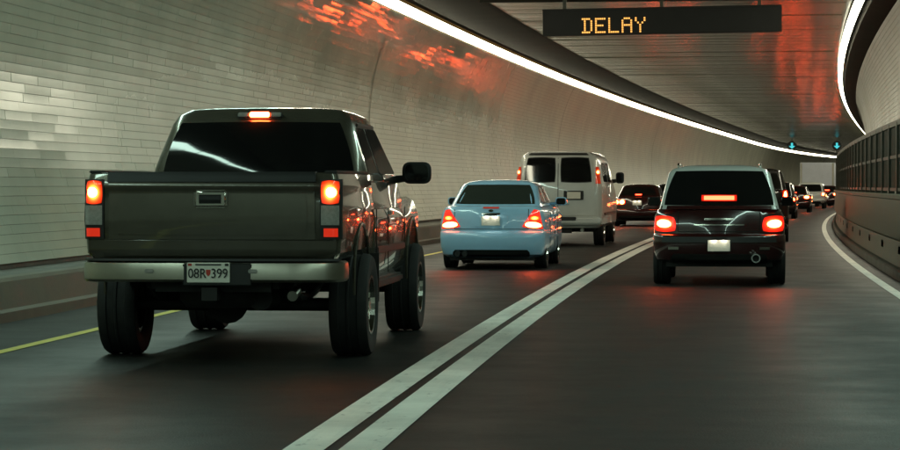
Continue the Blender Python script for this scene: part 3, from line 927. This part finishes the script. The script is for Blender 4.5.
    # tail lamps
    for s in (-1, 1):
        q = lambda x0, x1, z0, z1: [(s * x1 if s < 0 else x0, z0), (s * x0 if s < 0 else x1, z0), (s * x0 if s < 0 else x1, z1), (s * x1 if s < 0 else x0, z1)]
        tl = bed.patch('tail_light', q(.838, 1.0, .965, 1.425), M['trim'], t, .016, 8, 6, .05)
        a = bed.patch('brake_lens', q(.848, .985, 1.235, 1.415), M['lens_amber'], tl, .026, 10, 8, .03, .10)
        bed.patch('bulb', q(.885, .965, 1.285, 1.365), M['bulb_amber'], tl, .032, 6, 6, .02, .3)
        bed.patch('reverse_lens', q(.848, .985, 1.075, 1.225), M['lens_clear'], tl, .026, 8, 4, .03)
        bed.patch('lower_lens', q(.868, .975, .985, 1.05), M['lens_dim'], tl, .024, 8, 4, .03)
    # high brake lamp
    yb = cab.at(1.965)[0]
    b = MB(); b.box(-.195, .195, -.03, .06, -.028, .03); c = bevelled(b.build('high_brake_light', M['trim'], t), .015, 3); c.location = (-.0, yb - .005, 1.965); c.rotation_euler = (-.3, 0, 0)
    b = MB(); b.box(-.085, .085, -.045, -.028, -.022, .024); bevelled(b.build('bulb', M['bulb'], c), .008, 2)
    for s in (-1, 1):
        b = MB(); b.box(s * .14 - .045, s * .14 + .045, -.042, -.028, -.018, .02); bevelled(b.build('cargo_lens', M['lens_clear'], c), .006, 2)
    # bumper: section swept round the back
    def sweep_bumper(name, sec, path, m, par):
        v = []; k = len(sec)
        for i, (x, y) in enumerate(path):
            a = Vector(path[max(0, i - 1)]); b_ = Vector(path[min(len(path) - 1, i + 1)])
            dv = (b_ - a).normalized(); nv = Vector((dv.y, -dv.x))
            for (o_, z) in sec: v.append((x + nv.x * o_, y + nv.y * o_, z))
        f = []
        for i in range(len(path) - 1):
            for j in range(k):
                a = i * k + j; b_ = i * k + (j + 1) % k
                f.append((a, b_, b_ + k, a + k))
        f.append(tuple(range(k))); f.append(tuple((len(path) - 1) * k + j for j in range(k)))
        return obj(name, v, f, m, par, 35)
    path = [(-1.0, .42), (-1.0, .25), (-.985, .16), (-.95, .10), (-.88, .06), (-.6, .035), (-.3, .022), (0, .02), (.3, .022), (.6, .035), (.88, .06), (.95, .10), (.985, .16), (1.0, .25), (1.0, .42)]
    bp = sweep_bumper('bumper', [(-.06, .645), (0, .64), (.018, .66), (.02, .74), (.012, .785), (-.01, .80), (-.10, .80), (-.10, .66)], path, M['steel'], t)
    sweep_bumper('bumper_step_pad', [(-.09, .801), (.008, .801), (.004, .818), (-.09, .818)], path[2:-2], M['trim'], bp)
    for x in (-.46, .34):
        b = MB(); b.box(-.035, .035, -.01, .01, -.016, .016); bevelled(b.build('bumper_lamp', M['lens_clear'], bp), .006).location = (x, .0, .725)
    b = MB(); b.box(-.20, .33, -.006, .01, -.085, .085); bevelled(b.build('plate_recess', M['trim'], bp), .01).location = (0, .003, .70) 
    p = plate(t, -.0, -.012, .715, .33, .152, ('08R', '399'), lamp=False)
    # underneath
    u = MB(); u.box(-.50, -.40, .25, 5.5, .58, .72); u.box(.40, .50, .25, 5.5, .58, .72)
    for y in (.4, 1.9, 3.4, 4.6): u.box(-.45, .45, y, y + .1, .58, .68)
    u.box(-.80, .80, .3, 2.0, .74, .80); u.box(-.9, .9, 2.2, 5.5, .62, .7)
    u.build('chassis', M['under'], t)
    a = MB(); a.tube((-.85, 1.32, .415), (.85, 1.32, .415), .055, 12); a.tube((-.08, 1.22, .43), (-.08, 1.52, .43), .17, 16, .13)
    a.build('axle', M['under'], t, 40)
    a = MB(); a.tube((-.85, 4.95, .415), (.85, 4.95, .415), .05, 10); a.build('axle', M['under'], t, 40)
    for s in (-1, 1):
        b = MB(); b.path([(s * .55, .45, .62), (s * .55, .9, .50), (s * .55, 1.32, .47), (s * .55, 1.8, .52), (s * .55, 2.2, .62)], .04, 8); b.build('leaf_spring', M['under'], t, 40)
        b = MB(); b.tube((s * .42, 1.15, .45), (s * .36, .95, .75), .035, 8); b.build('shock_absorber', M['under'], t, 40)
    b = MB(); b.tube((.62, .35, .56), (.62, .15, .53), .04, 14); b.build('exhaust_tip', M['steel'], t, 40)
    b = MB(); b.box(-.06, .06, .02, .30, .50, .60); b.box(-.45, .45, .18, .26, .56, .64); b.build('hitch_receiver', M['under'], t)
    b = MB(); b.lathe_x([(-.12, .18), (-.12, .33), (-.06, .38), (.06, .38), (.12, .33), (.12, .18)], 0, 0, 0, 24)
    sp = b.build('spare_wheel', M['tyre'], t, 40); sp.location = (0, .80, .54); sp.rotation_euler = (0, math.pi / 2, 0)
    b = MB(); b.tube((.30, .55, .50), (.30, 1.05, .50), .10, 14); b.build('muffler', M['under'], t, 40)
    b = MB(); b.box(-.62, -.18, 2.2, 3.6, .42, .60); bevelled(b.build('fuel_tank', M['under'], t), .04)
    for s in (-1, 1):
        b = MB(); b.box(s * .93 - .15, s * .93 + .15, 1.80, 1.815, .42, .82); b.build('mud_guard', M['under'], t)
    for s in (-1, 1):
        for y in (1.32, 4.95):
            wheel(t, s * .935, y, .415, .31, s, .235)
    return t
build_pickup()

# ------------------------------------------------------------------ a family of cars
def build_car(name, label, cat, d, lat, p, group=None):
    W, L, H = p['W'], p['L'], p['H']
    t = vehicle(name, label, cat, d, lat, L, p.get('yaw', 0), group)
    pm = M[p['paint']]; det = p.get('detail', True)
    zd = p['deck']; zb = p.get('bottom', .24)
    rr = p.get('rr', .30); bow = p.get('bow', .09)
    ov = p.get('over', .07)      # how far the bumper stands out
    zu = p.get('bump_top', .60)
    body = Shell([(zb, .16, L - .2, W * .88), (zb + .05, .06, L - .1, W * .95), (zb + .16, .015, L, W * .99), (zu - .10, .0, L, W), (zu - .02, .012, L, W), (zu, .03, L, W * .995), (zu + .015, ov, L, W * .99),
                  (zd - .28, ov + .005, L - .05, W * .995), (zd - .12, ov + .02, L - .1, W * .975), (zd - .04, ov + .05, L - .2, W * .93), (zd - .008, ov + .10, L - .3, W * .88), (zd, ov + .16, L - .4, W * .80)], rr=rr, rf=.4, bow=bow)
    bo = body.build('body', pm, t)
    wr = p.get('wr', .32)
    ya, yb = p.get('axles', (1.0, L - .95))
    bpy.context.view_layer.update()
    arch_cut(bo, (ya, yb), wr + .055, W, wr, .28)
    cb = p['cabin']   # (yr_base, yr_top, yf_top, yf_base, w_base, w_top)
    zc0 = zd - .03
    cab = Shell([(zc0, cb[0], cb[3], cb[4]), (H - .115, cb[0] + (cb[1] - cb[0]) * .92, cb[2] + .14, cb[5] + .045), (H - .07, cb[1] - .0, cb[2] + .05, cb[5] - .0), (H - .035, cb[1] + .07, cb[2] - .02, cb[5] - .08), (H - .012, cb[1] + .17, cb[2] - .14, cb[5] - .20), (H, cb[1] + .32, cb[2] - .3, cb[5] - .36)], rr=p.get('crr', .18), rf=.2, bow=p.get('cbow', .08))
    rm = M[p.get('roof', p['paint'])]
    cab.build('cabin', rm, t)
    gl = M[p.get('glass', 'glass')]
    # rear window
    if p.get('window', True):
        z0, z1 = p['wz']
        wl0 = cab.at(z0)[2] - p.get('wi', .10); wl1 = cab.at(z1)[2] - p.get('wi', .10) - .01
        cab.patch('rear_window', [(-wl0, z0), (wl0, z0), (wl1, z1), (-wl1, z1)], gl, t, .008, 10, 8, .02, .035)
    z0s, z1s_ = zc0 + .06, H - .11
    def ylerp(z, a, b): return a + (b - a) * (z - zc0) / (H - .09 - zc0)
    for s in (-1, 1):
        y0a, y0b = ylerp(z0s, cb[0], cb[1]) + p.get('cp', .38), ylerp(z1s_, cb[0], cb[1]) + .25
        y1a, y1b = ylerp(z0s, cb[3], cb[2]) - .25, ylerp(z1s_, cb[3], cb[2]) - .12
        ym = (y0a + y1a) / 2
        pane(cab, s, [(y0a, z0s), (ym - .04, z0s), (ym - .04, z1s_), (y0b, z1s_)], gl, t, 'side_window', .05)
        pane(cab, s, [(ym + .04, z0s), (y1a, z0s), (y1b, z1s_), (ym + .04, z1s_)], gl, t, 'side_window', .05)
        if det:
            mirror(t, s * (W + .07), cb[3] - .55, zd + .06, .20, .14, s, pm)
            for ys in (ya + .42, (ya + yb) / 2 + .1, yb - .40):
                b = MB(); b.box(-.003, .003, ys - .005, ys + .005, zb + .12, zd - .08); b.build('door_seam', M['cavity'], t).location = (s * (W + .001), 0, 0)
            b = MB(); b.box(-.01, .01, ya + .3, yb - .35, .50, .54); bevelled(b.build('side_moulding', pm, t), .006).location = (s * (W + .002), 0, 0)
            for yh in (ya + .75, (ya + yb) / 2 + .35):
                b = MB(); b.box(-.018, .018, yh - .09, yh + .09, -.014, .014); bevelled(b.build('door_handle', M[p.get('handle', p['paint'])], t), .006).location = (s * W, 0, zd - .17)
        # tail lamps
        c = p['lamp']     # polygon corners on the right side: lower-in, lower-out, upper-out, upper-in
        def side(c):
            if s > 0: return c
            return [(-c[1][0], c[1][1]), (-c[0][0], c[0][1]), (-c[3][0], c[3][1]), (-c[2][0], c[2][1])]
        tl = body.patch('tail_light', side(c), M[p.get('lens', 'lens_lit')], t, .014, 10, 8, .05, p.get('lround', .14))
        for k, h in enumerate(p.get('hot', [])):
            body.patch('bulb', side(h), M[p.get('bulb', 'bulb')], tl, .022, 8, 6, .03, .30)
        for h in p.get('clear', []):
            body.patch('reverse_lens', side(h), M['lens_clear'], tl, .019, 6, 4, .03)
        for y in (ya, yb):
            wheel(t, s * (W - .115), y, wr, p.get('tw', .21), s, None, det)
    # high brake lamp
    if 'chmsl' in p:
        x0, x1, z0, z1, lit = p['chmsl']
        sh = cab if z0 > zd + .02 else body
        hb = sh.patch('high_brake_light', [(x0, z0), (x1, z0), (x1, z1), (x0, z1)], M['lens_lit' if lit else 'lens_red'], t, .022, 8, 3, .03)
        if lit: sh.patch('bulb', [(x0 * .86, z0 + .012), (x1 * .86, z0 + .012), (x1 * .86, z1 - .012), (x0 * .86, z1 - .012)], M['bulb_soft'], hb, .03, 8, 2, .02)
    # lid seam and bumper grooves
    if det:
        lw = p.get('lid', W * .70)
        for (xa, za, xb, zb_) in ((-lw, zu + .05, -lw, zd - .05), (lw, zu + .05, lw, zd - .05), (-lw, zu + .045, lw, zu + .045)):
            if xa == xb: q = [(xa - .005, za), (xa + .005, za), (xa + .005, zb_), (xa - .005, zb_)]
            else: q = [(xa, za - .005), (xb, za - .005), (xb, za + .005), (xa, za + .005)]
            body.patch('lid_seam', q, M['cavity'], t, .002, 8, 8, .006)
    body.patch('diffuser', [(-W * .74, zb + .01), (W * .74, zb + .01), (W * .72, zb + .13), (-W * .72, zb + .13)], M['trim'], t, .012, 10, 3, .03, .05)
    px, pz = p['plate']
    plate(t, px, body.rear(px, pz) - .022, pz, lamp=p.get('added_plate_lamp', True))
    u = MB(); u.box(-W * .8, W * .8, .3, L - .3, zb - .05, zb + .02); u.build('underbody', M['under'], t)
    return t, body, cab

# 2 the light blue sedan
t, body, cab = build_car('sedan', 'light blue sedan with lit triangular tail lights in the left lane', 'car', 42.0, -1.66, dict(
    W=.865, L=4.5, H=1.47, deck=1.04, paint='p_blue', cabin=(.62, 1.35, 2.75, 3.5, .755, .60), wz=(1.065, 1.39), glass='glass_soft', wi=.06, bottom=.20,
    lamp=[(.50, .70), (.84, .66), (.775, .97), (.69, .99)], hot=[[(.54, .70), (.82, .68), (.80, .77), (.57, .79)]], lens='lens_half', lround=.03, clear=[], plate=(0, .80), added_plate_lamp=True, over=.06, bump_top=.62, wr=.315, chmsl=(-.13, .13, 1.005, 1.025, False)))
pr = body.patch('plate_surround', [(-.28, .70), (.28, .70), (.27, .915), (-.27, .915)], M['p_blue'], t, .012, 8, 5, .02, .06)
for s in (-1, 1):
    q = [(.62, .815), (.79, .80), (.78, .875), (.65, .885)]
    body.patch('turn_lens', q if s > 0 else [(-q[1][0], q[1][1]), (-q[0][0], q[0][1]), (-q[3][0], q[3][1]), (-q[2][0], q[2][1])], M['lens_amber'], t, .02, 6, 4, .03)
body.patch('trunk_handle', [(-.15, .895), (.15, .895), (.15, .93), (-.15, .93)], M['chrome'], t, .022, 6, 2, .02)
for xe in (-.42, -.54):
    b = MB(); b.tube((xe, .12, .27), (xe, -.01, .265), .045, 14); b.build('exhaust_tip', M['trim'], t, 40)
body.patch('emblem', [(-.04, .945), (.04, .945), (.04, .985), (-.04, .985)], M['chrome'], t, .012, 4, 4, .02, .3)

# 3 the dark SUV in our lane
t, body, cab = build_car('sport_utility_vehicle', 'black sport utility vehicle with pale roof and bright brake lights in the right lane', 'suv', 35.6, 2.08, dict(
    W=.905, L=4.6, H=1.66, deck=1.08, bottom=.31, paint='p_maroon_glow', roof='p_silver', cabin=(.14, .62, 3.0, 3.6, .82, .655), wz=(1.10, 1.58), wi=.035, crr=.10, cp=.3,  # dark body, the red glow of the lamps painted on as maroon
    lamp=[(.58, .74), (.89, .74), (.885, .97), (.60, .95)], hot=[[(.65, .80), (.85, .80), (.85, .91), (.66, .90)]], plate=(0, .555), over=.09, bump_top=.70, wr=.36, axles=(.85, 3.55),
    chmsl=(-.24, .24, 1.165, 1.245, True), lid=.56, tw=.24, handle='chrome'))
cab.patch('window_sill', [(-.80, 1.052), (.80, 1.052), (.79, 1.098), (-.79, 1.098)], M['p_maroon_glow'], t, .012, 10, 3, .03)
body.patch('chrome_garnish', [(-.20, .905), (.20, .905), (.20, .93), (-.20, .93)], M['chrome'], t, .02, 6, 2, .02)
body.patch('chrome_strip', [(-.34, .83), (.34, .83), (.34, .845), (-.34, .845)], M['chrome'], t, .014, 6, 2, .02)
for s in (-1, 1):
    body.patch('bumper_reflector', [(s * .62 - .07, .50), (s * .62 + .07, .50), (s * .62 + .07, .535), (s * .62 - .07, .535)], M['steel'], t, .016, 4, 2, .02)
    b = MB(); b.path([(s * .57, .85, 1.635), (s * .57, 1.0, 1.675), (s * .57, 2.7, 1.675), (s * .57, 2.85, 1.63)], .016, 8); b.build('roof_rail', M['chrome'], t, 40)
b = MB(); b.lathe_x([(-.05, .046), (-.05, .062), (.12, .062), (.12, .046)], 0, 0, 0, 20); o = b.build('exhaust_tip', M['alloy'], t, 40); o.location = (.50, .03, .385); o.rotation_euler = (0, 0, math.pi / 2)
b = MB(); b.tube((.50, .02, .385), (.50, .03, .385), .05, 18); b.build('exhaust_bore', M['cavity'], t)
body.patch('bumper_pad', [(-.78, .60), (.78, .60), (.78, .675), (-.78, .675)], M['trim'], t, .014, 10, 3, .02)
b = MB()
for x in (-.35, .35): b.box(x - .03, x + .03, .3, 1.4, .30, .37)
b.tube((-.7, .85, .36), (.7, .85, .36), .05, 10); b.build('axle', M['under'], t)

# 4 the silver van
def build_van():
    t = vehicle('van', 'silver panel van with two dark rear door windows ahead of the blue sedan', 'van', 58.4, -1.86, 5.7)
    pm = M['p_silver']
    sh = Shell([(.42, .16, 5.5, .90, .1), (.50, .13, 5.6, .985, .12), (.95, .12, 5.7, 1.005, .13), (1.25, .12, 5.0, 1.0, .13), (1.40, .13, 4.6, .985, .13), (1.95, .20, 4.0, .885, .16), (2.06, .25, 3.9, .83, .18), (2.13, .34, 3.8, .72, .18), (2.15, .6, 3.5, .5, .18)], rf=.3, bow=.03)
    bo = sh.build('body', pm, t)
    bpy.context.view_layer.update()
    arch_cut(bo, (1.25, 4.7), .43, 1.0, .40, .3)
    sh.patch('roof_edge', [(-.79, 2.065), (.79, 2.065), (.72, 2.115), (-.72, 2.115)], M['trim'], t, .012, 12, 3, .03)
    for s in (-1, 1):
        q = lambda a, b_, z0, z1, k=0.0: [(a, z0), (b_, z0), (b_ - (k if s > 0 else 0), z1), (a + (k if s < 0 else 0), z1)]
        dr = sh.patch('rear_door', q(.012, .86, .70, 2.05, .10) if s > 0 else q(-.86, -.012, .70, 2.05, .10), pm, t, .010, 8, 10, .03)
        sh.patch('door_window', q(.07, .76, 1.46, 2.0, .075) if s > 0 else q(-.76, -.07, 1.46, 2.0, .075), M['glass'], dr, .020, 8, 6, .03, .05)
        sh.patch('window_seal', q(.052, .778, 1.44, 2.02, .075) if s > 0 else q(-.778, -.052, 1.44, 2.02, .075), M['trim'], dr, .015, 8, 6, .03, .05)
        tl = sh.patch('tail_light', q(.85, .965, 1.42, 1.80, .05) if s > 0 else q(-.965, -.85, 1.42, 1.80, .05), M['lens_red'], t, .018, 6, 6, .04)
        sh.patch('bulb', q(.86, .94, 1.62, 1.74, .02) if s > 0 else q(-.94, -.86, 1.62, 1.74, .02), M['lens_amber'], tl, .026, 6, 5, .03, .2)
        sh.patch('bulb', q(.87, .93, 1.65, 1.71, .01) if s > 0 else q(-.93, -.87, 1.65, 1.71, .01), M['bulb_far'], tl, .032, 5, 5, .03, .25)
        b = MB(); b.box(-.01, .01, .9, 4.6, .70, .76); bevelled(b.build('side_moulding', M['trim'], t), .006).location = (s * 1.006, 0, 0)
        pane(sh, s, [(1.0, 1.46), (2.3, 1.46), (2.3, 1.90), (1.0, 1.90)], M['glass'], t, 'side_window', .06)
        pane(sh, s, [(2.5, 1.46), (3.5, 1.46), (3.4, 1.90), (2.5, 1.90)], M['glass'], t, 'side_window', .06)
        mirror(t, s * 1.14, 4.3, 1.56, .20, .27, s, M['trim'])
        for y in (1.25, 4.7): wheel(t, s * .86, y, .37, .24, s)
    sh.patch('door_gap', [(-.006, .70), (.006, .70), (.006, 2.0), (-.006, 2.0)], M['cavity'], t, .004, 2, 8, .01)
    ph = sh.patch('plate_holder', [(.13, 1.05), (.58, 1.05), (.58, 1.26), (.13, 1.26)], M['trim'], t, .022, 4, 4, .03, .02)
    plate(t, .36, .085, 1.155, lamp=False)
    b = MB(); b.box(-.05, .05, -.02, .02, -.02, .02); bevelled(b.build('door_handle', M['chrome'], t), .008).location = (.2, .09, .97)
    bp = MB()
    b = MB(); b.box(-1.0, 1.0, 0.0, .22, .50, .66); bm_ = bevelled(b.build('bumper', M['p_silver'], t), .035, 3)
    b = MB(); b.box(-.42, .42, -.012, .12, .58, .668); bevelled(b.build('step_pad', M['trim'], bm_), .012)
    b = MB(); b.box(-.30, .30, 0.25, 0.4, .30, .42); b.build('spare_carrier', M['under'], t)
    b = MB(); b.tube((.55, .3, .38), (.55, .05, .37), .04, 12); b.build('exhaust_tip', M['steel'], t, 40)
    b = MB(); b.box(-.8, .8, .4, 5.2, .36, .44); b.tube((-.8, 1.25, .37), (.8, 1.25, .37), .06, 10); b.build('underbody', M['under'], t)
    # badge lettering is too small to read: a short chrome bar
    sh.patch('badge', [(-.55, .90), (-.30, .90), (-.30, .93), (-.55, .93)], M['chrome'], t, .016, 4, 2, .02)
    return t
build_van()

# 5.. the traffic further ahead
FAR = dict(detail=False, bulb='bulb_queue', added_plate_lamp=True)
def lampset(xi, xo, z0, z1, hot):
    return dict(lamp=[(xi, z0), (xo, z0), (xo, z1), (xi, z1)], hot=hot)
def rect(a, b, z0, z1): return [(a, z0), (b, z0), (b, z1), (a, z1)]
build_car('sedan', 'dark sedan with four round lit brake lights ahead of the silver van', 'car', 88.0, -1.95, dict(
    W=.87, L=4.6, H=1.44, deck=1.0, paint='p_maroon_glow', cabin=(.55, 1.25, 2.8, 3.5, .76, .58), wz=(1.05, 1.36), plate=(0, .80), chmsl=(-.12, .12, 1.06, 1.11, True), bump_top=.58,
    **lampset(.40, .84, .74, .92, [rect(.44, .60, .76, .90), rect(.64, .81, .76, .90)]), **FAR))
build_car('sedan', 'dark car half hidden behind the black utility vehicle, farthest ahead in the left lane', 'car', 106.0, -1.95, dict(
    W=.88, L=4.6, H=1.50, deck=1.02, paint='p_black', cabin=(.5, 1.15, 2.8, 3.5, .77, .60), wz=(1.07, 1.40), plate=(0, .66), bump_top=.58,
    **lampset(.45, .84, .76, .92, [rect(.52, .64, .78, .90), rect(.70, .82, .78, .90)]), **FAR))
build_car('minivan', 'dark minivan with tall upright lit tail lights just ahead of the black utility vehicle', 'minivan', 63.0, 2.38, dict(
    W=.95, L=4.9, H=1.80, deck=1.30, bottom=.28, paint='p_black', cabin=(.14, .36, 3.4, 4.3, .88, .74), wz=(1.30, 1.68), plate=(0, .75), bump_top=.62, crr=.1,
    **lampset(.80, .925, .96, 1.27, [rect(.83, .90, .99, 1.24)]), **FAR))
build_car('hatchback', 'dark hatchback partly hidden behind the dark minivan in the right lane', 'car', 110.0, 2.15, dict(
    W=.88, L=4.3, H=1.56, deck=1.02, paint='p_black', cabin=(.15, .55, 2.9, 3.5, .80, .64), wz=(1.08, 1.44), plate=(0, .70), bump_top=.58, chmsl=(-.16, .16, 1.45, 1.50, True),
    **lampset(.55, .86, .72, .92, [rect(.58, .82, .74, .90)]), **FAR))
build_car('sedan', 'low dark sedan directly behind the pale grey utility vehicle', 'car', 140.0, 2.05, dict(
    W=.88, L=4.5, H=1.44, deck=1.0, paint='p_maroon_glow', cabin=(.5, 1.15, 2.8, 3.4, .77, .60), wz=(1.05, 1.36), plate=(0, .70), bump_top=.58, chmsl=(-.14, .14, 1.06, 1.11, True),
    **lampset(.50, .85, .74, .92, [rect(.55, .81, .76, .90)]), **FAR))
build_car('sport_utility_vehicle', 'pale grey sport utility vehicle near the bend of the right lane', 'suv', 168.0, 2.0, dict(
    W=.93, L=4.7, H=1.72, deck=1.06, bottom=.36, paint='p_white', cabin=(.12, .5, 3.2, 3.9, .86, .70), wz=(1.12, 1.58), plate=(0, .80), bump_top=.64, wr=.36,
    **lampset(.72, .91, .84, 1.06, [rect(.74, .89, .87, 1.03)]), **FAR))
build_car('sedan', 'dark red car beyond the pale utility vehicle, close to the railing', 'car', 188.0, 2.4, dict(
    W=.90, L=4.6, H=1.55, deck=1.08, paint='p_maroon_glow', cabin=(.5, 1.1, 2.8, 3.5, .80, .64), wz=(1.12, 1.45), plate=(0, .70), bump_top=.60, chmsl=(-.2, .2, 1.18, 1.26, True),
    **lampset(.45, .88, .82, 1.02, [rect(.5, .85, .84, 1.0)]), **FAR))

def build_box_truck():
    t = vehicle('box_truck', 'white box truck at the far bend beneath the lane signals', 'truck', 200.0, 1.25, 7.5)
    b = MB(); b.box(-1.30, 1.30, .0, 5.2, .95, 3.35); bx = bevelled(b.build('cargo_box', M['p_box'], t), .04)
    b = MB()
    for i in range(6): b.box(-1.12, 1.12, -.02, -.001, 1.05 + i * .36, 1.05 + i * .36 + .34)
    b2 = b
    for i in range(6):
        k = MB(); k.box(-1.12, 1.12, -.025, -.001, 1.06 + i * .355, 1.06 + i * .355 + .335); k.build('door_slat', M['p_box'], bx)
    for s in (-1, 1):
        k = MB(); k.box(s * 1.21 - .06, s * 1.21 + .06, -.02, -.001, .98, 3.3); k.build('door_post', M['steel'], bx)
        k = MB(); k.box(s * 1.0 - .09, s * 1.0 + .09, -.06, -.02, .72, .84); k.build('tail_light', M['bulb_far'], t)
    k = MB(); k.box(-1.2, 1.2, -.04, .1, .55, .70); k.build('bumper', M['steel'], t)
    k = MB(); k.box(-.45, .45, .1, 7.0, .62, .93); k.build('chassis', M['under'], t)
    c = Shell([(.6, 5.4, 7.4, .98), (1.4, 5.4, 7.4, 1.02), (2.1, 5.5, 6.9, .95), (2.3, 5.6, 6.7, .8)], rr=.1, rf=.2)
    c.build('cab', M['p_white'], t)
    for s in (-1, 1):
        pane(c, s, [(5.7, 1.45), (6.9, 1.45), (6.7, 2.0), (5.7, 2.0)], M['glass'], t, 'side_window', .06)
        for y in (1.4, 6.5): wheel(t, s * .92, y, .42, .30, s, None, False)
build_box_truck()
